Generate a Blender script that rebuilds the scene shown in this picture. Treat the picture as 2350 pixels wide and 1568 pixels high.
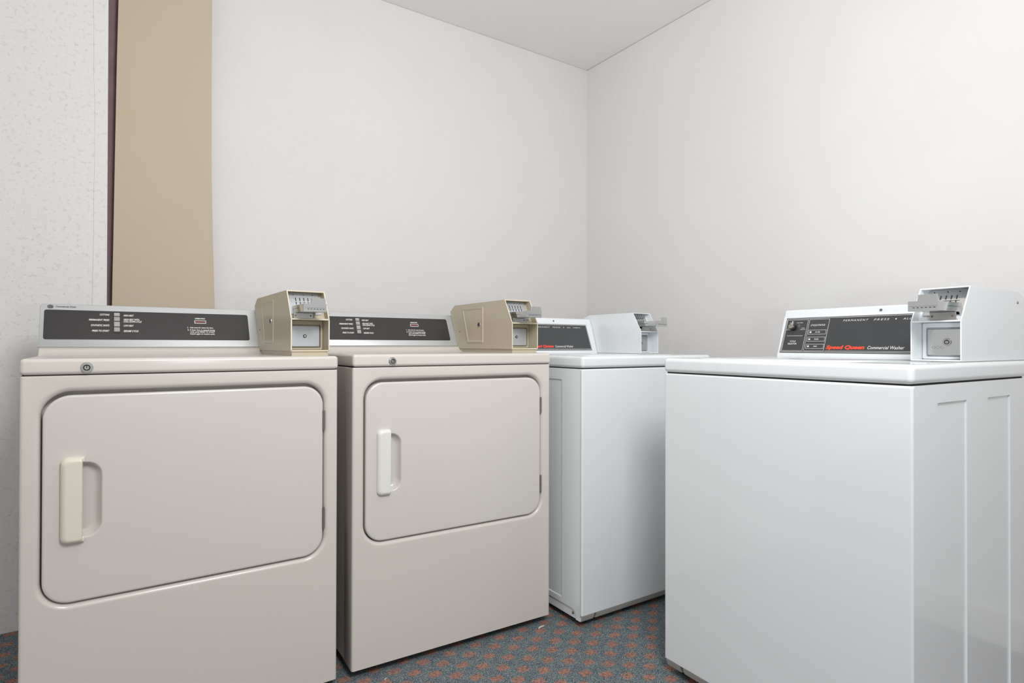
import bpy, bmesh, math, random
from mathutils import Vector, Matrix
random.seed(4)
for o in list(bpy.data.objects): bpy.data.objects.remove(o, do_unlink=True)
scn = bpy.context.scene
COL = scn.collection

# ---------------------------------------------------------------- camera
F_PX, YAW, PITCH, ROLL, CAM_H = 1367.5, 0.5951, 0.0055, 0.0020, 0.9403
cd = bpy.data.cameras.new('camera'); cam = bpy.data.objects.new('camera', cd); COL.objects.link(cam)
cd.sensor_fit = 'HORIZONTAL'; cd.sensor_width = 36.0; cd.lens = 36.0*F_PX/2350.0
cd.clip_start = 0.02
right = Vector((math.cos(YAW), -math.sin(YAW), 0)); fwd = Vector((math.sin(YAW), math.cos(YAW), 0)); up = Vector((0, 0, 1))
cp, sp = math.cos(PITCH), math.sin(PITCH)
f2 = fwd*cp + up*sp; u2 = up*cp - fwd*sp
cr, sr = math.cos(ROLL), math.sin(ROLL)
r3 = right*cr + u2*sr; u3 = u2*cr - right*sr
m = Matrix((r3, u3, -f2)).transposed().to_4x4(); m.translation = Vector((0, 0, CAM_H))
cam.matrix_world = m
scn.camera = cam

# ---------------------------------------------------------------- world, lights, exposure
w = bpy.data.worlds.new('world'); scn.world = w; w.use_nodes = True
w.node_tree.nodes['Background'].inputs[0].default_value = (1, 1, 1, 1)
w.node_tree.nodes['Background'].inputs[1].default_value = 0.72
vs = scn.view_settings
vs.view_transform = 'Standard'; vs.look = 'None'; vs.exposure = -0.10; vs.gamma = 1.0; vs.use_curve_mapping = False

def area(name, loc, target, sx, sy, power, col=(1, 1, 1)):
    l = bpy.data.lights.new(name, 'AREA'); l.shape = 'RECTANGLE'; l.size = sx; l.size_y = sy; l.energy = power; l.color = col
    o = bpy.data.objects.new(name, l); COL.objects.link(o); o.location = loc
    o.rotation_euler = (Vector(target)-Vector(loc)).to_track_quat('-Z', 'Y').to_euler()
    return o
# the photographer's flash turned up to the ceiling, a soft lamp above the camera, and a white world added as fill from behind
area('bounce_flash', (0.40, -0.25, 0.95), (0.46, -0.05, 3.0), 0.25, 0.25, 24, (1.0, 1.0, 1.0))
area('soft_lamp', (0.48, -0.02, 1.92), (1.20, 1.9, 1.35), 0.55, 0.55, 30, (1.0, 1.0, 1.0))

# ---------------------------------------------------------------- materials
def s2l(c):
    return tuple(((v/255.0)/12.92 if v/255.0 <= 0.04045 else ((v/255.0+0.055)/1.055)**2.4) for v in c)
MATS = {}
def mat(name, rgb, rough=0.5, metal=0.0, spec=0.5, coat=0.0, bump=0.0, bscale=60.0, var=0.0, vscale=6.0, crough=0.12):
    if name in MATS: return MATS[name]
    mt = bpy.data.materials.new(name); mt.use_nodes = True
    nt = mt.node_tree; b = nt.nodes['Principled BSDF']
    c = s2l(rgb)
    b.inputs['Base Color'].default_value = (*c, 1); b.inputs['Roughness'].default_value = rough
    b.inputs['Metallic'].default_value = metal; b.inputs['Specular IOR Level'].default_value = spec
    b.inputs['Coat Weight'].default_value = coat; b.inputs['Coat Roughness'].default_value = crough
    tc = nt.nodes.new('ShaderNodeTexCoord')
    if var > 0:
        n = nt.nodes.new('ShaderNodeTexNoise'); n.inputs['Scale'].default_value = vscale; n.inputs['Detail'].default_value = 5
        nt.links.new(tc.outputs['Object'], n.inputs['Vector'])
        mx = nt.nodes.new('ShaderNodeMix'); mx.data_type = 'RGBA'
        mx.inputs['A'].default_value = (*[v*(1-var) for v in c], 1); mx.inputs['B'].default_value = (*[min(1, v*(1+var)) for v in c], 1)
        nt.links.new(n.outputs['Fac'], mx.inputs['Factor']); nt.links.new(mx.outputs['Result'], b.inputs['Base Color'])
    if bump > 0:
        n2 = nt.nodes.new('ShaderNodeTexNoise'); n2.inputs['Scale'].default_value = bscale; n2.inputs['Detail'].default_value = 3
        nt.links.new(tc.outputs['Object'], n2.inputs['Vector'])
        bp = nt.nodes.new('ShaderNodeBump'); bp.inputs['Strength'].default_value = bump; bp.inputs['Distance'].default_value = 0.002
        nt.links.new(n2.outputs['Fac'], bp.inputs['Height']); nt.links.new(bp.outputs['Normal'], b.inputs['Normal'])
    MATS[name] = mt
    return mt

def wall_mat(name, rgb, rough_amt, pits):
    mt = bpy.data.materials.new(name); mt.use_nodes = True; nt = mt.node_tree; N = nt.nodes; L = nt.links
    b = N['Principled BSDF']; b.inputs['Roughness'].default_value = 0.62; b.inputs['Specular IOR Level'].default_value = 0.3
    c = s2l(rgb)
    tc = N.new('ShaderNodeTexCoord')
    big = N.new('ShaderNodeTexNoise'); big.inputs['Scale'].default_value = 2.2; big.inputs['Detail'].default_value = 4
    L.new(tc.outputs['Object'], big.inputs['Vector'])
    r1 = N.new('ShaderNodeValToRGB'); r1.color_ramp.elements[0].position = 0.35; r1.color_ramp.elements[1].position = 0.7
    r1.color_ramp.elements[0].color = (c[0]*0.975, c[1]*0.96, c[2]*0.965, 1); r1.color_ramp.elements[1].color = (*c, 1)
    L.new(big.outputs['Fac'], r1.inputs['Fac'])
    # knockdown plaster relief with little pits
    n1 = N.new('ShaderNodeTexNoise'); n1.inputs['Scale'].default_value = 74; n1.inputs['Detail'].default_value = 6; n1.inputs['Roughness'].default_value = 0.62
    n2 = N.new('ShaderNodeTexNoise'); n2.inputs['Scale'].default_value = 150; n2.inputs['Detail'].default_value = 2
    for n in (n1, n2): L.new(tc.outputs['Object'], n.inputs['Vector'])
    rp = N.new('ShaderNodeValToRGB'); rp.color_ramp.elements[0].position = 0.30; rp.color_ramp.elements[1].position = 0.42
    L.new(n1.outputs['Fac'], rp.inputs['Fac'])
    mh = N.new('ShaderNodeMath'); mh.operation = 'MULTIPLY_ADD'; mh.inputs[1].default_value = 0.35
    L.new(n2.outputs['Fac'], mh.inputs[0]); L.new(rp.outputs['Color'], mh.inputs[2])
    bp = N.new('ShaderNodeBump'); bp.inputs['Strength'].default_value = rough_amt; bp.inputs['Distance'].default_value = 0.002
    L.new(mh.outputs[0], bp.inputs['Height']); L.new(bp.outputs['Normal'], b.inputs['Normal'])
    # small darker specks scattered by a separate noise
    n3 = N.new('ShaderNodeTexNoise'); n3.inputs['Scale'].default_value = 105; n3.inputs['Detail'].default_value = 3
    L.new(tc.outputs['Object'], n3.inputs['Vector'])
    rd = N.new('ShaderNodeValToRGB'); rd.color_ramp.elements[0].position = 0.22; rd.color_ramp.elements[1].position = 0.22+0.06
    rd.color_ramp.elements[0].color = (pits, pits, pits, 1); rd.color_ramp.elements[1].color = (1, 1, 1, 1)
    L.new(n3.outputs['Fac'], rd.inputs['Fac'])
    mx = N.new('ShaderNodeMix'); mx.data_type = 'RGBA'; mx.blend_type = 'MULTIPLY'; mx.inputs['Factor'].default_value = 1
    L.new(r1.outputs['Color'], mx.inputs['A']); L.new(rd.outputs['Color'], mx.inputs['B']); L.new(mx.outputs['Result'], b.inputs['Base Color'])
    return mt

def carpet_mat():
    mt = bpy.data.materials.new('woven carpet'); mt.use_nodes = True; nt = mt.node_tree; N = nt.nodes; L = nt.links
    b = N['Principled BSDF']; b.inputs['Roughness'].default_value = 0.95; b.inputs['Specular IOR Level'].default_value = 0.05
    tc = N.new('ShaderNodeTexCoord')
    def noise(scale, det, vec=None, dim=None):
        n = N.new('ShaderNodeTexNoise'); n.inputs['Scale'].default_value = scale; n.inputs['Detail'].default_value = det
        L.new(vec or tc.outputs['Object'], n.inputs['Vector']); return n
    def math_(op, a, bb, cc=None):
        n = N.new('ShaderNodeMath'); n.operation = op
        for i, v in enumerate((a, bb, cc)):
            if v is None: continue
            if isinstance(v, (int, float)): n.inputs[i].default_value = v
            else: L.new(v, n.inputs[i])
        return n.outputs[0]
    # jittered coordinates so the tufts have ragged edges
    jn = noise(260, 2); jm = N.new('ShaderNodeVectorMath'); jm.operation = 'SUBTRACT'; L.new(jn.outputs['Color'], jm.inputs[0]); jm.inputs[1].default_value = (.5, .5, .5)
    js = N.new('ShaderNodeVectorMath'); js.operation = 'SCALE'; js.inputs['Scale'].default_value = 0.032; L.new(jm.outputs[0], js.inputs[0])
    ja = N.new('ShaderNodeVectorMath'); ja.operation = 'ADD'; L.new(tc.outputs['Object'], ja.inputs[0]); L.new(js.outputs[0], ja.inputs[1])
    sx = N.new('ShaderNodeSeparateXYZ'); L.new(ja.outputs[0], sx.inputs[0])
    masks = []
    for ox, oy in ((0, 0), (.0455, .0395)):
        ds = []
        for ax, o, per, half in (('X', 1.1025+ox, .091, .0172), ('Y', 1.589+oy, .079, .0138)):
            t = math_('SUBTRACT', sx.outputs[ax], o); t = math_('DIVIDE', t, per); t = math_('ADD', t, 100.5)
            t = math_('FRACT', t, 0); t = math_('SUBTRACT', t, .5); t = math_('ABSOLUTE', t, 0); t = math_('MULTIPLY', t, per/half)
            ds.append(t)
        q = math_('MAXIMUM', ds[0], ds[1]); masks.append(math_('LESS_THAN', q, 1.0))
    mask = math_('MAXIMUM', masks[0], masks[1])
    # yarn streaks
    mp = N.new('ShaderNodeMapping'); mp.inputs['Scale'].default_value = (1.0, 3.2, 1); L.new(tc.outputs['Object'], mp.inputs['Vector'])
    st = noise(120, 3, mp.outputs[0]); fine = noise(420, 2); med = noise(34, 3)
    ro = N.new('ShaderNodeValToRGB'); e = ro.color_ramp.elements
    e[0].position = .38; e[0].color = (*s2l((104, 84, 80)), 1); e[1].position = .58; e[1].color = (*s2l((206, 140, 116)), 1)
    L.new(st.outputs['Fac'], ro.inputs['Fac'])
    rt = N.new('ShaderNodeValToRGB'); e = rt.color_ramp.elements
    e[0].position = .36; e[0].color = (*s2l((58, 66, 74)), 1); e[1].position = .66; e[1].color = (*s2l((172, 180, 180)), 1)
    k = rt.color_ramp.elements.new(.5); k.color = (*s2l((108, 124, 124)), 1)
    L.new(fine.outputs['Fac'], rt.inputs['Fac'])
    rv = N.new('ShaderNodeValToRGB'); rv.color_ramp.elements[0].color = (.84, .82, .92, 1); rv.color_ramp.elements[1].color = (1, 1, 1, 1)
    rv.color_ramp.elements[0].position = .35; rv.color_ramp.elements[1].position = .6
    L.new(med.outputs['Fac'], rv.inputs['Fac'])
    m1 = N.new('ShaderNodeMix'); m1.data_type = 'RGBA'; m1.blend_type = 'MULTIPLY'; m1.inputs['Factor'].default_value = 1
    L.new(rt.outputs['Color'], m1.inputs['A']); L.new(rv.outputs['Color'], m1.inputs['B'])
    mx = N.new('ShaderNodeMix'); mx.data_type = 'RGBA'
    mf = math_('MULTIPLY', mask, .74)
    L.new(mf, mx.inputs['Factor']); L.new(m1.outputs['Result'], mx.inputs['A']); L.new(ro.outputs['Color'], mx.inputs['B'])
    L.new(mx.outputs['Result'], b.inputs['Base Color'])
    bp = N.new('ShaderNodeBump'); bp.inputs['Strength'].default_value = .8; bp.inputs['Distance'].default_value = .004
    L.new(fine.outputs['Fac'], bp.inputs['Height']); L.new(bp.outputs['Normal'], b.inputs['Normal'])
    return mt

M_WALL = wall_mat('wall plaster', (228, 227, 226), .28, .80)
M_WALLR = wall_mat('wall plaster smooth', (232, 232, 231), .16, .92)
M_ROUGH = wall_mat('wall plaster rough', (230, 230, 229), .55, .72)
M_CEIL = wall_mat('ceiling plaster', (248, 247, 244), .22, .85)
M_CARPET = carpet_mat()
M_BOARD = mat('beige board', (196, 183, 162), .7, spec=.2, var=.025, vscale=3, bump=.05, bscale=30)
M_EDGE = mat('board edge', (178, 166, 148), .8)
M_SHADE_BATTEN = mat('slot shade and batten brown', (136, 112, 112), .7, var=.25, vscale=14)  # shade of the slot as a colour; the battens share it
M_BASEB = mat('baseboard paint', (222, 219, 214), .4)
M_DOORW = mat('door paint', (176, 172, 168), .45)
M_ALM = mat('almond enamel', (213, 207, 200), .26, spec=.45, coat=.25, var=.012, vscale=5)
M_ALMD = mat('almond door enamel', (213, 208, 202), .27, spec=.45, coat=.25, var=.012, vscale=4)
M_HAND = mat('cream handle plastic', (226, 221, 205), .3, spec=.5)
M_HANDW = mat('white handle plastic', (228, 228, 222), .35, spec=.5)
M_TAN = mat('tan coin box enamel', (191, 182, 160), .33, spec=.45, var=.02)
M_CREAM = mat('cream coin box enamel', (216, 206, 182), .35, var=.02)
M_WHITE = mat('white enamel', (232, 237, 240), .25, spec=.5, coat=.6, var=.008, crough=.045)
M_WHITE2 = mat('white coin box enamel', (234, 239, 242), .22, spec=.5, coat=.3)
M_GREYW = mat('grey base and edge shade', (176, 176, 172), .5, var=.1, vscale=30)  # also holds the shade of the washers' curled lower edge
M_SILV = mat('brushed silver trim', (196, 199, 200), .34, metal=.55, bump=.03, bscale=200)
M_PANEL = mat('charcoal control panel', (54, 52, 52), .32, spec=.45, var=.12, vscale=22)
M_PANELW = mat('grey control panel', (66, 68, 70), .32, spec=.45, var=.08, vscale=18)
M_INKW = mat('white print', (232, 232, 230), .6)
M_INKG = mat('pale grey print', (176, 178, 178), .6)
M_INKD = mat('dark print', (48, 48, 48), .6)
M_RED = mat('red print', (238, 78, 56), .5)
M_LED = mat('dark red indicator', (104, 52, 50), .25)
M_SW = mat('grey switch plastic', (164, 164, 160), .4, metal=.1)
M_CHR = mat('chrome', (205, 206, 206), .16, metal=1.0)
M_CHRD = mat('worn nickel', (176, 176, 172), .3, metal=.9, var=.15, vscale=60)
M_VAULT = mat('silver painted vault', (190, 194, 198), .38, metal=.35)
M_VAULTG = mat('grey painted vault', (158, 162, 164), .45)
M_BLK = mat('black plastic', (34, 34, 35), .45)
M_HINGE = mat('grey hinge steel', (122, 114, 112), .45, metal=.4)
M_RUB = mat('dark underside', (40, 36, 34), .9)
M_LINT = mat('white lint', (214, 206, 200), .9)
M_RUST = mat('rust stain', (120, 84, 50), .9)

# ---------------------------------------------------------------- mesh helpers
class MB:
    def __init__(s): s.v = []; s.f = []
    def add(s, vs_, fs_):
        o = len(s.v); s.v += [tuple(p) for p in vs_]; s.f += [tuple(i+o for i in f) for f in fs_]
    def box(s, x0, x1, y0, y1, z0, z1):
        s.add([(x0, y0, z0), (x1, y0, z0), (x1, y1, z0), (x0, y1, z0), (x0, y0, z1), (x1, y0, z1), (x1, y1, z1), (x0, y1, z1)],
              [(0, 3, 2, 1), (4, 5, 6, 7), (0, 1, 5, 4), (1, 2, 6, 5), (2, 3, 7, 6), (3, 0, 4, 7)])
    def prism(s, poly, u0, u1):               # poly of (v,z) extruded along u
        n = len(poly); vs_ = [(u0, a, b) for a, b in poly]+[(u1, a, b) for a, b in poly]
        fs_ = [tuple(range(n)), tuple(range(2*n-1, n-1, -1))]
        fs_ += [(i, n+i, n+(i+1) % n, (i+1) % n) for i in range(n)]
        s.add(vs_, fs_)
    def loft(s, loops, cap0=False, cap1=True):
        n = len(loops[0]); vs_ = [p for l in loops for p in l]; fs_ = []
        for k in range(len(loops)-1):
            for i in range(n):
                j = (i+1) % n; fs_.append((k*n+i, k*n+j, (k+1)*n+j, (k+1)*n+i))
        if cap0: fs_.append(tuple(range(n-1, -1, -1)))
        if cap1: fs_.append(tuple(range((len(loops)-1)*n, len(loops)*n)))
        s.add(vs_, fs_)
    def cyl(s, c, axis, r, h, n=20, r2=None):  # from c along axis for h
        a = Vector(axis).normalized(); t = Vector((0, 0, 1)) if abs(a.z) < .9 else Vector((1, 0, 0))
        e1 = a.cross(t).normalized(); e2 = a.cross(e1); c = Vector(c); r2 = r if r2 is None else r2
        l0 = [c+e1*r*math.cos(2*math.pi*i/n)+e2*r*math.sin(2*math.pi*i/n) for i in range(n)]
        l1 = [c+a*h+e1*r2*math.cos(2*math.pi*i/n)+e2*r2*math.sin(2*math.pi*i/n) for i in range(n)]
        s.loft([l0, l1], True, True)
    def ring(s, c, axis, r0, r1, h, n=24):
        a = Vector(axis).normalized(); t = Vector((0, 0, 1)) if abs(a.z) < .9 else Vector((1, 0, 0))
        e1 = a.cross(t).normalized(); e2 = a.cross(e1); c = Vector(c)
        L = lambda r, d: [c+a*d+e1*r*math.cos(2*math.pi*i/n)+e2*r*math.sin(2*math.pi*i/n) for i in range(n)]
        s.loft([L(r1, 0), L(r1, h), L(r0, h), L(r0, 0)], False, False)
    def fill(s, outer, holes):                 # planar fill with holes (3D points)
        bm = bmesh.new(); es = []
        for lp in [outer]+list(holes):
            vv = [bm.verts.new(p) for p in lp]
            es += [bm.edges.new((vv[i], vv[(i+1) % len(vv)])) for i in range(len(vv))]
        bmesh.ops.triangle_fill(bm, use_beauty=True, use_dissolve=False, edges=es)
        bm.verts.index_update()
        s.add([v.co[:] for v in bm.verts], [tuple(v.index for v in f.verts) for f in bm.faces]); bm.free()
    def build(s, name, mt, parent=None, bevel=0, seg=2, ang=32, label=None, kind=None, loc=None):
        me = bpy.data.meshes.new(name); me.from_pydata(s.v, [], s.f)
        bm = bmesh.new(); bm.from_mesh(me)
        bmesh.ops.remove_doubles(bm, verts=bm.verts, dist=1e-6)
        bmesh.ops.recalc_face_normals(bm, faces=bm.faces)
        if bevel > 0:
            es = [e for e in bm.edges if len(e.link_faces) == 2 and e.calc_face_angle(0) > math.radians(28)]
            bmesh.ops.bevel(bm, geom=es, offset=bevel, segments=seg, profile=.5, affect='EDGES', clamp_overlap=True)
        bm.to_mesh(me); bm.free()
        me.shade_smooth(); me.set_sharp_from_angle(angle=math.radians(ang if bevel == 0 else 50))
        me.materials.append(mt)
        o = bpy.data.objects.new(name, me); COL.objects.link(o)
        if bevel > 0 or ang > 32:
            wn = o.modifiers.new('weighted', 'WEIGHTED_NORMAL'); wn.keep_sharp = True
        if parent: o.parent = parent
        if label: o['label'] = label
        if kind: o['kind'] = kind
        return o

def rrect(a0, a1, b0, b1, r, n=8):
    rs = r if isinstance(r, (list, tuple)) else (r,)*4     # BL, BR, TR, TL
    out = []
    for (cx, cy, rad, st) in ((a0+rs[0], b0+rs[0], rs[0], math.pi), (a1-rs[1], b0+rs[1], rs[1], 1.5*math.pi),
                              (a1-rs[2], b1-rs[2], rs[2], 0), (a0+rs[3], b1-rs[3], rs[3], .5*math.pi)):
        for i in range(n+1):
            t = st+.5*math.pi*i/n; out.append((cx+rad*math.cos(t), cy+rad*math.sin(t)))
    return out

def text2d(txt, shear=0.0, bold=0.0, space=1.0):
    cu = bpy.data.curves.new('t', 'FONT'); cu.body = txt; cu.size = 1; cu.shear = shear; cu.offset = bold
    cu.resolution_u = 3; cu.space_character = space; cu.fill_mode = 'FRONT'
    o = bpy.data.objects.new('t', cu); COL.objects.link(o)
    bpy.context.view_layer.update()
    me = bpy.data.meshes.new_from_object(o.evaluated_get(bpy.context.evaluated_depsgraph_get()))
    vs_ = [v.co[:2] for v in me.vertices]; fs_ = [tuple(p.vertices) for p in me.polygons]
    bpy.data.objects.remove(o); bpy.data.curves.remove(cu); bpy.data.meshes.remove(me)
    return vs_, fs_
CAPH = [None]
def add_text(mb, F, txt, x, z, h, w=None, align='L', shear=0.0, bold=0.0, off=.0006, space=1.0):
    """print on a panel: x,z = left/right/centre of the baseline, h = capital height"""
    if CAPH[0] is None:
        v, _ = text2d('H'); CAPH[0] = max(p[1] for p in v)-min(p[1] for p in v)
    vs_, fs_ = text2d(txt, shear, bold, space)
    x0 = min(p[0] for p in vs_); x1 = max(p[0] for p in vs_)
    ky = h/CAPH[0]; kx = ky if w is None else w/(x1-x0)
    W = (x1-x0)*kx
    sx = {'L': x, 'R': x-W, 'C': x-W/2}[align]
    mb.add([F(sx+(p[0]-x0)*kx, z+p[1]*ky, off) for p in vs_], fs_)
def label_text(parent, mt, F, *a, name='lettering', **k):
    q = MB(); add_text(q, F, *a, **k); return q.build(name, mt, parent)
def add_line(mb, F, a0, b0, a1, b1, t, off=.0006):
    d = Vector((a1-a0, b1-b0)); n = Vector((-d.y, d.x)).normalized()*t/2
    mb.add([F(a0+n.x, b0+n.y, off), F(a1+n.x, b1+n.y, off), F(a1-n.x, b1-n.y, off), F(a0-n.x, b0-n.y, off)], [(0, 1, 2, 3)])
def add_outline(mb, F, loop, t, off=.0006):
    n = len(loop); P = [Vector(p) for p in loop]; inn = []
    for i in range(n):
        d0 = (P[i]-P[i-1]).normalized(); d1 = (P[(i+1) % n]-P[i]).normalized()
        nn = (Vector((-d0.y, d0.x))+Vector((-d1.y, d1.x))).normalized(); inn.append(P[i]+nn*t/max(.5, nn.dot(Vector((-d1.y, d1.x)))))
    mb.add([F(p.x, p.y, off) for p in P]+[F(p.x, p.y, off) for p in inn], [(i, (i+1) % n, n+(i+1) % n, n+i) for i in range(n)])
def quadpatch(mb, F, a0, a1, b0, b1, off0, off1):
    """raised tablet on a panel"""
    l = [(a0, b0), (a1, b0), (a1, b1), (a0, b1)]
    mb.loft([[F(p[0], p[1], off0) for p in l], [F(p[0], p[1], off1) for p in l]], False, True)

def tag(o, label, cat, group=None, kind=None):
    o['label'] = label; o['category'] = cat
    if group: o['group'] = group
    if kind: o['kind'] = kind
    return o
def empty(name, loc, rz):
    o = bpy.data.objects.new(name, None); COL.objects.link(o); o.location = loc; o.rotation_euler = (0, 0, rz); o.empty_display_size = .1
    return o

# ---------------------------------------------------------------- room
XW, YW, ZC = 2.338, 2.667, 2.566
XL, YB = -1.75, -1.95
ZF = -.010                                   # carpet level; z=0 is the plane the cabinets' measurements refer to
def struct(name, mb, mt, label=None, **k):
    o = mb.build(name, mt, **k); o['kind'] = 'structure'
    if label: o['label'] = label
    return o
b = MB(); b.box(XL-3, XW+.1, YB-4, YW+.1, ZF-.08, ZF); struct('floor', b, M_CARPET)
b = MB(); b.box(XL-.1, XW+.1, YB-.1, YW+.1, ZC, ZC+.08); struct('ceiling', b, M_CEIL)
b = MB(); b.box(0.0, XW, YW, YW+.1, ZF, ZC-.0012); struct('wall_left', b, M_WALL)
b = MB(); b.box(XW, XW+.1, YB-.1, YW+.1, ZF, ZC-.0025); struct('wall_right', b, M_WALLR)
# protruding plaster wall at the far left with a hairline crack next to its corner bead
YP = 2.555
b = MB()
xc = -.047
n = 34; zs = [ZF+(ZC-ZF)*i/n for i in range(n+1)]
jit = [random.uniform(-.0014, .0014)+.0028*math.sin(i*.37) for i in range(n+1)]
wd = [.00015+.0005*max(0, 1-z/1.7)+random.uniform(0, .0002) for z in zs]
lv = [(xc+j-t, YP, z) for j, t, z in zip(jit, wd, zs)]; rv_ = [(xc+j+t, YP, z) for j, t, z in zip(jit, wd, zs)]
dv = [(xc+j, YP+.0018, z) for j, z in zip(jit, zs)]
farl = [(XL, YP, z) for z in zs]; cn = [(-.006, YP, z) for z in zs]; cb = [(-.006, YW+.1, z) for z in zs]
rows = [farl, lv, dv, rv_, cn, cb]
vs_ = [p for r in rows for p in r]; fs_ = []
for k in range(len(rows)-1):
    for i in range(n): fs_.append((k*(n+1)+i, (k+1)*(n+1)+i, (k+1)*(n+1)+i+1, k*(n+1)+i+1))
b.add(vs_, fs_); struct('wall_recess', b, M_ROUGH, 'rough white plaster wall standing proud at the left', ang=20)
# strip in the slot beside the board, the slot's shade painted into its colour
b = MB(); b.box(-.006, .06, YW-.012, YW+.002, ZF, ZC); struct('slot_shade_1', b, M_SHADE_BATTEN, 'dark strip painted as shade in the gap beside the beige board')
# beige board, slightly bowed, covering the wall
lx = [(-.02, .004), (1.08, .0095), (1.177, .0104), (1.30, .0124), (1.478, .0142), (1.716, .017), (1.955, .0199), (2.196, .024), (ZC-.01, .030)]
rx = [(-.02, .372), (1.0866, .3459), (1.352, .3386), (1.609, .3328), (1.952, .3313), (2.296, .3314), (ZC-.01, .3314)]
def interp(t, z):
    for (a, x0), (c, x1) in zip(t, t[1:]):
        if z <= c: return x0+(x1-x0)*(z-a)/(c-a)
    return t[-1][1]
zs = [i*(ZC-ZF-.004)/30+ZF+.002 for i in range(31)]
loops = []
for z in zs:
    l, r = interp(lx, z), interp(rx, z); y = 2.600+.004*math.sin(z*1.3)
    loops.append([(l, y, z), (r, y, z), (r, y+.014, z), (l, y+.014, z)])
b = MB(); b.loft(loops, True, True)
pb = b.build('beige_board', M_BOARD, ang=30)
tag(pb, 'tall beige board covering the wall beside a dark slot', 'board')
for x in (.08, .26):
    b = MB(); b.box(x, x+.045, 2.6175, YW-.001, ZF+.002, ZC-.012); b.build('batten', M_SHADE_BATTEN, pb)
# skirting boards
def skirting(name, x0, x1, y0, y1, mt=M_BASEB):
    b = MB(); b.box(x0, x1, y0, y1, ZF, .10); o = b.build(name, mt, bevel=.004); o['kind'] = 'structure'; return o
skirting('baseboard_right', XW-.014, XW-.0005, YB, YW-.016)
skirting('baseboard_left', .40, XW-.0145, YW-.014, YW-.0005)

# ---------------------------------------------------------------- locks, screws
def tube_lock(parent, c, axis, r, name='lock'):
    a = Vector(axis).normalized(); c = Vector(c); b = MB()
    b.cyl(c, a, r, r*.22, 28, r*.93)
    b.ring(c+a*r*.2, a, r*.62, r*.80, r*.16)
    b.cyl(c+a*r*.2, a, r*.30, r*.18, 20)
    o = b.build(name, M_CHRD, parent)
    b = MB(); b.ring(c+a*r*.215, a, r*.36, r*.56, r*.02); b.box(*sum([[c[i]-r*.06, c[i]+r*.06] for i in range(3)], [])) if False else None
    b.build('keyway', M_BLK, parent if parent.parent is None or parent.type == 'MESH' else o)
    return o
def screw(parent, c, axis, r, mt=None, name='screw'):
    b = MB(); b.cyl(c, axis, r, r*.45, 16, r*.7); return b.build(name, mt or M_CHRD, parent)

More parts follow.
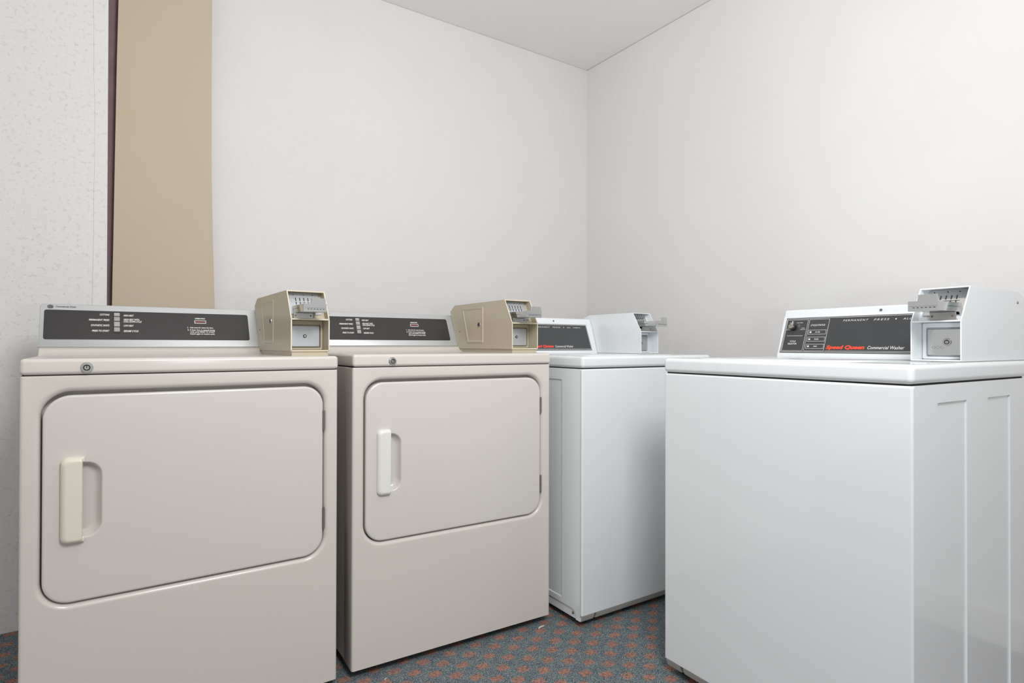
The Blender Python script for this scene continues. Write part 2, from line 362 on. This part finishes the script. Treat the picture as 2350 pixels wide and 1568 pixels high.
# ---------------------------------------------------------------- coin meter
def coin_box(root, u0, u1, vf, zb, zk, zt, vt, back, m_house, m_vault, style):
    """sheet metal coin meter: open front, slanted upper bay with the slide, lower bay with the vault"""
    t = .003
    prof = [(vf, zb), (vf, zk), (vt, zt)] + back
    b = MB()
    b.prism(prof, u0, u0+t); b.prism(prof, u1-t, u1)
    b.prism([(vt, zt-t), (vt, zt), (vt+.034, zt), (vt+.034, zt-t)], u0+.0005, u1-.0005)
    b.prism([(vf, zb), (vf, zb+t), (vf+.066, zb+t), (vf+.066, zb)], u0+.0005, u1-.0005)
    b.prism([(vf+.001, zk-t*.6), (vf+.001, zk+t*.6), (vf+.066, zk+t*.6), (vf+.066, zk-t*.6)], u0+.0005, u1-.0005)
    d = .032
    b.prism([(vf+.064, zb), (vf+.064, zk-.001), (vf+d, zk), (vt+d, zt)] + back, u0+.0008, u1-.0008)
    box = b.build('coin_box', m_house, root, bevel=.0007, seg=2)
    # upper bay: plate with slots, on the slanted rear wall
    sv, sz = vt-vf, zt-zk; sl = math.hypot(sv, sz)
    nv, nz = -sz/sl, sv/sl
    def Q(u, s, off): return (u, vf+d+sv*s+nv*off, zk+sz*s+nz*off)
    a0, a1 = u0+.010, u1-.012
    b = MB(); lp = rrect(a0, a1, .16, .93, .0001, 1)
    lp = [(x, y) for x, y in ((a0, .16), (a1, .16), (a1, .88), (a1-.004, .93), (a0+.004, .93), (a0, .88))]
    b.loft([[Q(x, y, .0) for x, y in lp], [Q(x, y, .004) for x, y in lp]], False, True)
    b.build('mechanism_plate', M_CHR if style == 'washer' else M_VAULT, box, bevel=.0006)
    b = MB(); k = (a1-a0)
    for i in range(5):
        uu = a0+k*(.22+.135*i)
        lp = [(uu-.0011, .50), (uu+.0011, .50), (uu+.0011, .74), (uu-.0011, .74)]
        b.loft([[Q(x, y, .0035) for x, y in lp], [Q(x, y, .0048) for x, y in lp]], False, True)
    for i, f in enumerate((.16, .5, .80)):
        c = Q(a0+k*f, .85, .004); b.cyl(c, (0, nv, nz), .0013, .0008, 10)
    b.build('coin_slots', M_BLK, box)
    b = MB(); lp = [(a0+k*.06, .58), (a1-k*.16, .58), (a1-k*.16, .61), (a0+k*.06, .61)]
    b.loft([[Q(x, y, .004) for x, y in lp], [Q(x, y, .0056) for x, y in lp]], False, True); b.build('guide_rail', M_CHR, box)
    # slide pushed out of the bay
    z0 = zb+(.109 if style == 'dryer' else .1145); z1 = z0+.022
    s0, s1 = (u0+.0170, u0+.0790) if style == 'dryer' else (u0+.0235, u0+.0845)
    b = MB()
    b.box(s0+.001, s1-.001, vf-.060, vf+d+.02, z0, z0+.0035)
    b.box(s0, s0+.0030, vf-.060, vf+d+.024, z0, z1-.001); b.box(s1-.0030, s1, vf-.060, vf+d+.024, z0, z1-.001)
    b.box(s0, s1, vf-.020, vf+d+.02, z0+.010, z0+.013)
    fp = [(s0, z0-.001), (s1, z0-.001), (s1, z1), (s0+.060, z1), (s0+.0585, z1+.0145), (s0+.0215, z1+.0145), (s0+.019, z1), (s0, z1)]
    b.loft([[(x, vf-.0605, z) for x, z in fp], [(x, vf-.066, z) for x, z in fp]], True, True)
    b.build('coin_slide', M_CHR, box, bevel=.0006)
    b = MB()
    for i in range(6):
        x = s0+.010+i*.0083; b.box(x, x+.0042, vf-.0668, vf-.0655, z0+.0062, z0+.0078)
    b.box(s0+.004, s1-.003, vf-.0664, vf-.0655, z0+.0100, z0+.0104)
    b.build('slide_teeth', M_BLK, box)
    # bracket below the slide
    q0, qv = (s0-.006, vf+.012) if style == 'dryer' else (s0+.008, vf+.022)
    b = MB(); b.box(q0, q0+.053, qv, qv+.004, zk+.003, z0-.0005); b.box(q0, q0+.053, qv+.004, vf+d+.006, zk+.003, zk+.0055)
    b.build('slide_bracket', M_CHRD, box, bevel=.0005)
    for x in (q0+.005, q0+.047): screw(box, (x, qv, (zk+z0)/2+.001), (0, -1, 0), .0026, M_HINGE)
    # lower bay
    b = MB(); o_ = (u0+t+.001, u1-t-.001, zb+.004, zk-.003); i_ = (u0+.012, u1-.0105, zb+.0095, zk-.0135)
    L = lambda q, v: [(x, v, z) for x, z in rrect(q[0], q[1], q[2], q[3], .003, 4)]
    b.loft([L(o_, vf+.052), L(i_, vf+.050), L(i_, vf+.062)], False, False)
    b.build('bay_frame', m_house, box)
    b = MB(); q = (u0+.013, u1-.012, zb+.0125, zk-.017); g = (q[0]+.0015, q[1]-.0015, q[2]+.0015, q[3]-.0015)
    b.loft([L(q, vf+.064), L(q, vf+.0555), L(g, vf+.054)], False, True); b.build('coin_vault', m_vault, box)
    lc = ((u0+u1)/2-.001, vf+.054, (zb+zk)/2-.002)
    if style == 'dryer':
        b = MB(); b.cyl(lc, (0, -1, 0), .0052, .0008, 20); b.build('vault_lock', M_BLK, box)
        b = MB(); b.cyl((lc[0], lc[1]-.0007, lc[2]), (0, -1, 0), .0030, .0012, 16); b.build('lock_pin', M_CHR, box)
    else:
        b = MB(); b.cyl((lc[0]+.004, lc[1], lc[2]), (0, -1, 0), .0095, .0022, 24, .0088); b.build('vault_lock', M_CHRD, box)
        b = MB(); b.ring((lc[0]+.004, lc[1]-.0022, lc[2]), (0, -1, 0), .0036, .0053, .0005); b.box(lc[0]+.0035, lc[0]+.0045, lc[1]-.0030, lc[1]-.0022, lc[2]+.002, lc[2]+.0058)
        b.build('keyway', M_BLK, box)
        b = MB()
        for i in range(3): b.ring((lc[0]-.024+i*.0088, lc[1], lc[2]-.0125), (0, -1, 0), .0026, .0038, .0008, 16)
        b.build('stamped_rings', M_CHRD, box)
    return box

# ---------------------------------------------------------------- dryer
WD, DD = .686, .655
def dryer(x, y, z, rz, label, first):
    root = empty('clothes_dryer', (x, y, z), rz)
    tag(root, label, 'dryer', 'almond dryers along the left wall')
    zl, zt = .8705, .908
    # cabinet behind, front shell wraps round to the seam
    b = MB(); b.box(.001, WD-.001, .0745, DD, .012, .8702); b.build('cabinet', M_ALM, root, bevel=.002)
    D0, D1, E0, E1 = .0385, .6460, .3665, .8265     # door
    op = [.0030, .0030, .0030, .0075]               # gap left, right, bottom, top
    def opening(e, v, r): return [(a, v, c) for a, c in rrect(D0-op[0]-e, D1+op[1]+e, E0-op[2]-e, E1+op[3]+e, r, 10)]
    b = MB()
    R = .007
    fo = [(R, R*0, .012), (WD-R, 0, .012), (WD-R, 0, .8702-.003), (R, 0, .8702-.003)]
    b.fill(fo, [opening(.012, 0, .067)])
    b.loft([opening(.012, 0, .067), opening(.007, .0015, .062), opening(.003, .005, .058), opening(.0008, .010, .056), opening(.0, .018, .055), opening(0, .034, .055)], False, False)
    # rounded vertical edges, sides and top/bottom returns of the shell
    arc = [(R-R*math.sin(t), R-R*math.cos(t)) for t in [math.pi/2*i/5 for i in range(6)]]
    sec = [(a, c) for a, c in arc]+[(0, .073)]
    for mirror in (False, True):
        S = [((WD-a) if mirror else a, c) for a, c in sec]
        b.add([(a, c, .012) for a, c in S]+[(a, c, .8672) for a, c in S]+[(WD/2 if i == len(S) else a, max(c, .003), .8702) for i, (a, c) in enumerate(S)],
              [(i, i+1, len(S)+i+1, len(S)+i) for i in range(len(S)-1)]+[(len(S)+i, len(S)+i+1, 2*len(S)+i+1, 2*len(S)+i) for i in range(len(S)-1)])
    b.add([(R, 0, .8672), (WD-R, 0, .8672), (WD-R, .003, .8702), (R, .003, .8702), (0, .073, .8702), (WD, .073, .8702)], [(0, 1, 2, 3), (3, 2, 5, 4)])
    b.add([(R, 0, .012), (WD-R, 0, .012), (WD, .073, .012), (0, .073, .012)], [(3, 2, 1, 0)])
    b.build('front_panel', M_ALM, root, ang=40)
    b = MB(); b.box(.02, WD-.02, .036, .072, .03, .85); b.build('drum_bulkhead', M_ALM, root)
    # dark base and levelling feet
    b = MB(); b.box(.02, WD-.02, .03, DD-.02, .006, .0125); b.build('base', M_RUB, root)
    for fx in (.05, WD-.05):
        for fy in (.06, DD-.06):
            b = MB(); b.cyl((fx, fy, ZF-z), (0, 0, 1), .018, .012+z-ZF, 14); b.build('foot', M_RUB, root)
    # door slab with finger scoop
    def lp(e, v): return [(a, v, c) for a, c in rrect(D0+e, D1-e, E0+e, E1-e, .052-e, 10)]
    sc = (.094, .1450, .5090, .6745, [.004, .030, .030, .004])
    def scoop(e, v):
        return [(a, v, c) for a, c in rrect(sc[0]+e*.4, sc[1]-e, sc[2]+e, sc[3]-e, [max(.001, q-e*.6) for q in sc[4]], 8)]
    b = MB()
    b.fill(lp(.0060, .0), [scoop(-.0035, 0)])
    b.loft([lp(.0060, .0), lp(.0030, .0006), lp(.0010, .0022), lp(0, .005), lp(0, .030)], False, False)
    b.loft([scoop(-.0035, 0), scoop(-.001, .0012), scoop(.0005, .004), scoop(.0035, .010), scoop(.0085, .0155), scoop(.015, .018)], False, True)
    door = b.build('door', M_ALMD, root, ang=45)
    # grip: curved hollow pull at the left of the scoop
    G0, G1, H0, H1 = .0705, .1110, .4995, .6892
    def hl(e, v): return [(p, v, q) for p, q in rrect(G0+e, G1-e*.22, H0+e*.9, H1-e*.9, [.0135-e*.4, .004, .004, .0135-e*.4], 6)]
    b = MB(); kd = 1.0 if first else .8
    b.loft([hl(0, .0005), hl(.0002, -.0055*kd), hl(.0014, -.0100*kd), hl(.0042, -.0140*kd), hl(.0080, -.0162*kd), hl(.0115, -.0168*kd)], False, True)
    b.build('door_handle', M_HAND if first else M_HANDW, door, ang=55)
    for zz in ((H0+.0004, H1-.0124) if first else ()):
        b = MB(); b.box(G1-.006, G1+.0034, -.0085, .0005, zz, zz+.012); b.build('handle_cap', M_HAND, door, bevel=.0028, seg=3)
    for z0, z1 in ((.7045, .7585), (.4345, .4930)):
        b = MB(); b.cyl((D1+.0015, .0015, z0), (0, 0, 1), .0032, z1-z0, 12)
        for i in range(3): b.cyl((D1+.0015, .0015, z0+(z1-z0)*(.06+.31*i)), (0, 0, 1), .0037, (z1-z0)*.26, 12)
        b.build('hinge', M_HINGE, door)
    # top panel with lock
    b = MB(); b.box(-.0005, WD+.0005, -.004, DD+.003, .8724, zt); top = b.build('top_panel', M_ALM, root, bevel=.0085, seg=4)
    b = MB(); b.box(.004, WD-.004, .004, DD-.004, .868, .874); b.build('top_gap_shade', M_RUB, root)  # dark sheet added for the shade line under the top panel
    b = MB(); c = (.1166, -.0035, .8872)
    b.cyl(c, (0, -1, 0), .0125, .0022, 28, .0116); b.ring((c[0], c[1]-.002, c[2]), (0, -1, 0), .0070, .0098, .0030); b.cyl((c[0], c[1]-.002, c[2]), (0, -1, 0), .0042, .0024, 18)
    b.build('top_lock', M_CHRD, top)
    b = MB(); b.ring((c[0], c[1]-.0022, c[2]), (0, -1, 0), .0046, .0068, .0004); b.box(c[0]-.0008, c[0]+.0008, c[1]-.0048, c[1]-.002, c[2]-.0008, c[2]+.0045)
    b.build('keyway', M_BLK, top)
    # console: cream riser, slanted silver front
    b = MB(); b.prism([(.440, .904), (.452, .9095), (.4645, .9155), (.474, .923), (.4795, .9305), (.63, .9305), (.63, .904)], .000, WD)
    b.build('console_base', M_ALM, root, ang=60)
    k = .5; v0, z0 = .488, .931; nl = math.hypot(1, k)
    def Fp(u, z, off): return (u, v0+k*(z-z0)-off/nl, z+off*k/nl)
    b = MB(); b.prism([(v0+.003, z0+.0005), (v0+.003+k*.1245, z0+.124), (.63, z0+.118), (.63, z0+.0005)], .001, WD-.001)
    con = b.build('console', M_ALM, root, bevel=.002)
    b = MB(); ol = rrect(-.003, WD+.001, .931, 1.0570, [.002, .002, .012, .010], 6)
    il = rrect(-.0015, WD-.0005, .9325, 1.0555, [.002, .002, .0105, .0085], 6)
    b.loft([[Fp(a, c, -.006) for a, c in ol], [Fp(a, c, .001) for a, c in ol], [Fp(a, c, .0022) for a, c in il]], True, True)
    b.build('silver_frame', M_SILV, con)
    b = MB(); pl = rrect(.0072, .5520, .9521, 1.0385, .006, 5)
    Fq = lambda u, z, off: Fp(u, z, off+.0022)
    b.loft([[Fq(a, c, -.001) for a, c in pl], [Fq(a, c, .0008) for a, c in pl]], False, True)
    b.build('control_panel', M_PANEL, con)
    # rocker switches
    rows = [1.0340, 1.0215, 1.0062, .9895, .9740]
    for i in range(4):
        zt_, zb_ = rows[i]-.0008, rows[i+1]+.0008; um = .1818
        hi = .0042 if i % 2 == 0 else .0036; lo = .0034 if i % 2 == 0 else .0044
        b = MB(); l = [(um-.0080, zb_), (um+.0080, zb_), (um+.0080, zt_), (um-.0080, zt_)]
        l2 = [(um-.0072, zb_+.0008), (um+.0072, zb_+.0008), (um+.0072, zt_-.0008), (um-.0072, zt_-.0008)]
        b.loft([[Fq(a, c, 0) for a, c in l], [Fq(a, c, lo if j < 2 else hi) for j, (a, c) in enumerate(l2)]], False, True)
        b.build('rocker_switch', M_SW, con, bevel=.0005)
    b = MB(); quadpatch(b, Fq, .1728, .1908, .9712, 1.0360, 0, .0013); b.build('switch_bezel', M_BLK, con)
    # printed lettering
    sh = .32; bo = .026
    for t_, z_, w_ in (('COTTONS', 1.0245, .0242), ('PERMANENT PRESS', 1.0083, .0511), ('SYNTHETIC KNITS', .9918, .0460), ('PRESS TO START', .9755, .0433)):
        label_text(con, M_INKW, Fq, t_, .1632, z_, .0051, w_, 'R', sh, bo, .0011)
    for t_, z_, w_ in (('HIGH HEAT', 1.0235, .0266), ('HIGH HEAT WITH', 1.0110, .0412), ('COOL DOWN CYCLE', 1.0047, .0470), ('LOW HEAT', .9920, .0259), ('RESUME CYCLE', .9755, .0385)):
        label_text(con, M_INKW, Fq, t_, .1987, z_, .0051, w_, 'L', sh, bo, .0011)
    label_text(con, M_INKW, Fq, 'OPERATING', .4072, 1.0195, .0042, .0300, 'C', sh, bo, .0011)
    for n_, t_, z_, w_ in (('1.', 'Add coins for extra dry time.', .9898, .0675), ('2.', 'If dryer door is opened during', .9822, .0715), (None, 'cycle, push PRESS TO START', .9760, .0710), (None, 'button again to resume cycle.', .9698, .0710)):
        if n_: label_text(con, M_INKW, Fq, n_, .3698, z_, .0042, None, 'L', 0, bo, .0011)
        label_text(con, M_INKW, Fq, t_, .3768, z_, .0042, w_, 'L', 0, .022, .0011)
    b = MB(); quadpatch(b, Fq, .3906, .4240, 1.0056, 1.0154, 0, .0016); b.build('indicator_frame', M_INKW, con)
    b = MB(); quadpatch(b, Fq, .3922, .4224, 1.0072, 1.0138, .0012, .0021); b.build('indicator_light', M_LED, con)
    # round emblem with script initials, and the model name
    b = MB(); c0 = (.0208, 1.0478); el = [(c0[0]+.0073*math.cos(2*math.pi*i/32), c0[1]+.0056*math.sin(2*math.pi*i/32)) for i in range(32)]
    b.loft([[Fq(a, c, 0) for a, c in el], [Fq(a, c, .0008) for a, c in el]], False, True)
    b.build('emblem', M_INKD, con)
    label_text(con, M_INKD, Fq, 'Commercial Dryer', .0332, 1.0462, .0048, .0490, 'L', .3, .014, .0004)
    b = MB(); e2 = [(c0[0]+.0063*math.cos(2*math.pi*i/32), c0[1]+.0047*math.sin(2*math.pi*i/32)) for i in range(32)]
    add_outline(b, Fq, e2, .0004, .0011)
    add_text(b, Fq, 'G', c0[0]-.0021, c0[1]-.0022, .0046, .0040, 'C', .35, 0, .0012); add_text(b, Fq, 'E', c0[0]+.0021, c0[1]-.0022, .0046, .0032, 'C', .35, 0, .0012)
    for sx_, sz_ in ((1, 0), (-1, 0), (0, 1), (0, -1)):
        add_line(b, Fq, c0[0]+sx_*.0052-.0006*abs(sz_)*4, c0[1]+sz_*.0038-.0006*abs(sx_)*2, c0[0]+sx_*.0052+.0006*abs(sz_)*4, c0[1]+sz_*.0038+.0006*abs(sx_)*2, .0005, .0012)
    b.build('emblem_initials', M_INKG, con)
    # coin meter at the right end
    u0, u1, vf = .5775, .6855, .0735
    cb = coin_box(root, u0, u1, vf, .921, 1.0115, 1.0955, .124, [(.512, 1.0955), (.553, 1.072), (.4905, .9415), (.482, .921)], M_TAN, M_VAULT, 'dryer')
    b = MB(); b.prism([(vf+.004, .9075), (vf+.004, .9212), (.480, .9212), (.462, .9075)], u0+.004, u1-.003); b.build('base_plate', M_TAN, cb)
    # cream painted front edges of the meter
    t = .0032
    b = MB()
    for uu in (u0-.0002, u1-t+.0002):
        b.prism([(vf-.0006, .921), (vf-.0006, 1.0116), (.124-.0006, 1.0961), (.1255, 1.0961), (vf+.0012, 1.0116), (vf+.0012, .921)], uu, uu+t)
    b.prism([(.1234, 1.0925), (.1234, 1.0961), (.1255, 1.0961), (.1255, 1.0925)], u0, u1)
    b.prism([(vf-.0006, .9205), (vf-.0006, .9242), (vf+.0012, .9242), (vf+.0012, .9205)], u0, u1)
    b.prism([(vf-.0006, 1.0095), (vf-.0006, 1.0137), (vf+.0012, 1.0137), (vf+.0012, 1.0095)], u0, u1)
    b.build('front_rim', M_CREAM, cb)
    # access door on the left flank
    outer = [(.4445, 1.0795), (.2757, 1.0785), (.2757, .9440), (.3965, .9440)]
    def ins(e):
        c = (sum(p[0] for p in outer)/4, sum(p[1] for p in outer)/4)
        P = [Vector(p) for p in outer]; n = 4; r = []
        for i in range(n):
            d0 = (P[i]-P[i-1]).normalized(); d1_ = (P[(i+1) % n]-P[i]).normalized()
            n0 = Vector((-d0.y, d0.x)); n1 = Vector((-d1_.y, d1_.x)); nn_ = (n0+n1).normalized(); r.append(P[i]+nn_*e/max(.4, nn_.dot(n1)))
        return r
    def ring_(e, off): return [(u0-off, p.x, p.y) for p in ins(e)]
    b = MB(); b.loft([ring_(0, 0), ring_(.0008, .0022), ring_(.006, .0024), ring_(.0085, .0006)], False, True)
    b.build('access_door', M_TAN, cb, ang=25)
    b = MB(); b.cyl((u0-.0005, .3035, 1.0123), (-1, 0, 0), .0085, .0034, 24, .0078); b.build('access_lock', M_CHR, cb)
    b = MB(); b.cyl((u0-.0038, .3065, 1.0123), (-1, 0, 0), .0044, .0006, 20); b.build('keyway', M_BLK, cb)
    screw(cb, (u0, .466, .9891), (-1, 0, 0), .0032, M_HINGE)
    return root

# ---------------------------------------------------------------- washer
WW, DW = .651, .600
def washer(x, y, z, rz, label, vault, chips=()):
    root = empty('washing_machine', (x, y, z), rz)
    tag(root, label, 'washer', 'white coin washers in the corner')
    zt = .9025
    b = MB(); b.box(.009, WW-.009, .013, DW, .012, .858); b.build('cabinet', M_GREYW, root)
    # pressed side panels with two recessed fields and a cut-out over the base rail
    for side in (0, 1):
        uo = .0005 if side == 0 else WW-.0005; sg = 1 if side == 0 else -1
        P = lambda v, zz, dpt: (uo+sg*dpt, v, zz)
        outl = [(.0115, .012), (.0333, .012), (.0345, .030), (.039, .038), (.047, .0425), (.060, .0435), (DW-.03, .0435), (DW-.03, .012), (DW, .012), (DW, .859), (.0115, .859)]
        rects = [(.1100, .2540, .0610, .8200), (.3665, .5010, .0610, .8200)]
        b = MB(); hol = []
        for (v0, v1, z0, z1) in rects:
            r0 = [P(a, c, 0) for a, c in rrect(v0, v1, z0, z1, .004, 3)]
            r1 = [P(a, c, .0035) for a, c in rrect(v0+.0022, v1-.0022, z0+.0022, z1-.0022, .003, 3)]
            hol.append(r0); b.loft([r0, r1], False, True)
        b.fill([P(a, c, 0) for a, c in outl], hol)
        b.loft([[P(a, c, 0) for a, c in outl], [P(a, c, .009) for a, c in outl]], False, False)
        sp_ = b.build('side_panel', M_WHITE, root, ang=30)
        b = MB(); xs = sorted((uo+sg*.004, uo+sg*.010)); b.box(xs[0], xs[1], .03, DW-.02, .012, .05); b.build('base_rail', M_WHITE, sp_)
        screw(sp_, (uo+sg*.004, .0519, .0276), (-sg, 0, 0), .0052, M_HINGE)
    b = MB(); b.box(-.001, WW+.001, -.001, .0115, .031, .8590); fp = b.build('front_panel', M_WHITE, root, bevel=.0055, seg=4)
    # curled-under lower edge, its shade put into the grey, with screw notch
    b = MB(); nk = [.055, .066]
    for a, c in ((.0035, .055), (.066, WW-.066), (WW-.055, WW-.0035)):
        b.prism([(.0005, .0335), (.0025, .026), (.0085, .0125), (.0130, .0125), (.0130, .0335)], a, c)
    b.build('kick_edge', M_GREYW, fp)
    for a in (.0605, WW-.0605): screw(fp, (a, .010, .022), (0, -1, 0), .0055, M_HINGE)
    for fx in (.04, WW-.04):
        for fy in (.05, DW-.05):
            b = MB(); b.cyl((fx, fy, ZF-z), (0, 0, 1), .016, .014+z-ZF, 14); b.build('foot', M_RUB, root)
    b = MB(); b.box(.006, WW-.006, .004, DW-.004, .856, .866); b.build('top_gap_shade', M_RUB, root)  # dark filler standing for the shade between cabinet and top
    b = MB(); b.box(-.003, WW+.003, -.0045, DW+.035, .8620, zt); top = b.build('top_panel', M_WHITE, root, bevel=.0115, seg=5)
    for cu_, cv_, cr_ in chips:
        q = MB(); q.cyl((cu_, cv_, zt-.0002), (0, 0, 1), cr_, .0004, 7); q.build('paint_chip', M_INKD, top)
    b = MB(); lq = lambda e, zz: [(a, c, zz) for a, c in rrect(.07+e, .50-e, .045+e, .455-e, .03-e, 6)]
    b.loft([lq(0, zt-.001), lq(0, zt+.0006), lq(.0012, zt+.0012)], False, True); b.build('loading_lid', M_WHITE, top)
    # console
    b = MB(); b.prism([(.5268, zt-.002), (.5268, .908), (.5300, .9125), (.5690, 1.0345), (.5735, 1.0380), (.5765, 1.0545), (.583, 1.0600), (.600, 1.0600), (.640, 1.046), (.640, zt-.002)], .0088, .5345)
    con = b.build('console', M_WHITE, root, bevel=.0022, seg=3)
    k = .0390/.1220; v0, z0 = .5300, .9125; nl = math.hypot(1, k)
    def Fp(u, zz, off): return (u, v0+k*(zz-z0)-off/nl, zz+off*k/nl)
    def trap(e): return [(.0167+e, .9158+e), (.5060-e*1.1, .9158+e), (.4990-e*1.1, 1.0318-e), (.0214+e, 1.0318-e)]
    b = MB(); b.loft([[Fp(a, c, -.0005) for a, c in trap(0)], [Fp(a, c, .0007) for a, c in trap(0)]], False, True); b.build('control_panel', M_PANELW, con)
    o_ = .0012
    b = MB(); add_outline(b, Fp, trap(.0026), .0011, o_); b.build('panel_border', M_INKW, con)
    def box_(name, a0, a1, c0, c1, t_, slant=.0026):
        q = MB(); add_outline(q, Fp, [(a0, c0), (a1, c0), (a1+slant, c1), (a0+slant, c1)], t_, o_); q.build(name, M_INKW, con)
    box_('selector_border', .0228, .0958, .9222, 1.0250, .0009, .0035); box_('status_border', .1000, .1668, .9222, 1.0250, .0009, .0030)
    for zc_ in (.9830, .9600, .9370):
        box_('status_field', .1052, .1642, zc_-.0072, zc_+.0072, .0008, .0006)
        q = MB(); quadpatch(q, Fp, .1105, .1158, zc_-.0025, zc_+.0025, .0005, .0014); q.build('status_light', M_INKW, con)
    q = MB(); add_line(q, Fp, .0330, .9715, .0880, .9715, .0009, o_); q.build('divider_line', M_INKW, con)
    q = MB(); add_line(q, Fp, .1700, .9228, .5010, .9228, .0008, o_); q.build('underline', M_INKW, con)
    for t_, zc_, w_ in (('IN USE', .9830, .0150), ('RINSE', .9600, .0140), ('SPIN', .9370, .0115)):
        label_text(con, M_INKW, Fp, t_, .1370, zc_-.0018, .0036, w_, 'C', 0, .02, o_)
    label_text(con, M_INKW, Fp, 'CYCLE STATUS', .1340, 1.0030, .0052, .0480, 'C', .28, .012, o_)
    label_text(con, M_INKW, Fp, 'CYCLE', .0575, .9510, .0048, .0200, 'C', 0, .015, o_); label_text(con, M_INKW, Fp, 'SELECTOR', .0570, .9430, .0048, .0310, 'C', 0, .015, o_)
    label_text(con, M_INKW, Fp, 'HOT', .0345, .9955, .0026, .0075, 'C', 0, .01, o_); label_text(con, M_INKW, Fp, 'NORMAL', .0340, .9910, .0026, .0150, 'C', 0, .01, o_)
    label_text(con, M_INKW, Fp, 'COLD', .0850, .9955, .0026, .0105, 'C', 0, .01, o_); label_text(con, M_INKW, Fp, 'DELICATE', .0845, .9910, .0026, .0160, 'C', 0, .01, o_)
    label_text(con, M_INKW, Fp, 'WARM', .0385, 1.0135, .0026, .0085, 'C', 0, .01, o_); label_text(con, M_INKW, Fp, 'COLD PRESS', .0700, 1.0135, .0026, .0215, 'C', 0, .01, o_)
    for t_, a_, w_ in (('PERMANENT', .2130, .0750), ('PRESS', .3040, .0430), ('ALL', .3840, .0215), ('FABRIC', .4200, .0420)):
        label_text(con, M_INKW, Fp, t_, a_, 1.0150, .0054, w_, 'L', .25, 0, o_, 1.35)
    dl = [(.3652+.0020*math.cos(2*math.pi*i/12), 1.0177+.0020*math.sin(2*math.pi*i/12)) for i in range(12)]
    b = MB(); b.add([Fp(a, c, o_) for a, c in dl], [tuple(range(12))]); b.build('bullet', M_INKW, con)
    label_text(con, M_INKW, Fp, 'Commercial Washer', .2985, .9290, .0092, .1010, 'L', .22, .006, o_)
    label_text(con, M_RED, Fp, 'Speed Queen', .1730, .9292, .0104, .1170, 'L', .22, .052, o_, name='brand_lettering')
    # selector knob with pointer
    nv = Vector((0, -1, k)).normalized(); c0 = Vector(Fp(.0525, .9980, .0007))
    b = MB(); b.cyl(c0, nv, .0105, .012, 24, .0095); b.build('knob_base', M_BLK, con)
    b = MB(); e1 = Vector((1, 0, 0)); e2 = nv.cross(e1).normalized()
    if e2.z < 0: e2 = -e2
    pts = []
    for i in range(20):
        t_ = math.radians(125)+math.radians(290)*i/19; pts.append((.0085*math.cos(t_), .0085*math.sin(t_)))
    pts.append((.0048, .0195))
    l0 = [c0+nv*.012+e1*a+e2*c for a, c in pts]; l1 = [c0+nv*.0205+e1*a*.92+e2*c*.92 for a, c in pts]
    b.loft([l0, l1], True, True); b.build('selector_knob', M_CHR, con, bevel=.0006)
    screw(con, (.318, .5745, 1.0465), (0, -1, .2), .0042, M_HINGE)
    # coin meter
    cb = coin_box(root, .536, .640, .2562, .9045, .997, 1.078, .305, [(.590, 1.078), (.640, 1.060), (.640, .9045)], M_WHITE2, vault, 'washer')
    for zz, vv in ((1.05, .585),): screw(cb, (.640, vv, zz), (1, 0, 0), .004, M_CHRD)
    b = MB(); b.box(.537, .639, .258, .638, zt-.0005, .9047); b.build('base_plate', M_GREYW, cb)
    return root

dryer(-.1569, 1.6405, 0, .0083, 'almond coin dryer nearest the beige board, round emblem on its silver console', True)
dryer(.5713, 1.6461, .004, -.0332, 'almond coin dryer in the middle, between the other dryer and the white washer', False)
washer(1.3107, 1.5166, 0, -.0117, 'white coin washer in the room corner, partly hidden behind its neighbours', M_VAULTG)
washer(1.3416, 1.1868, 0, -.0240-math.pi/2, 'large white coin washer in front, facing sideways, with chipped lid paint and a selector knob', M_CHR, ((.633, .045, .0032), (.636, .105, .0014), (.585, .250, .0022)))

# ---------------------------------------------------------------- small litter on the carpet
def lint(x, y, l, wv, rz, label):
    b = MB(); n = 7
    lps = []
    for i in range(n):
        t_ = i/(n-1); r = wv*(.35+.65*math.sin(math.pi*(.08+.84*t_))); xx = (t_-.5)*l
        lps.append([(xx, r*math.cos(2*math.pi*j/7)+.0015*math.sin(5*t_), .0008+r*.6+r*.6*math.sin(2*math.pi*j/7)) for j in range(7)])
    b.loft(lps, True, True); o = b.build('lint', M_LINT); o.location = (x, y, ZF); o.rotation_euler = (0, 0, rz)
    tag(o, label, 'lint')
lint(1.2080, 1.6060, .030, .0035, .3, 'pale scrap of lint under the corner of the middle dryer')
lint(.6550, 1.6040, .012, .0016, .9, 'tiny white lint fleck at the near corner of the middle dryer')
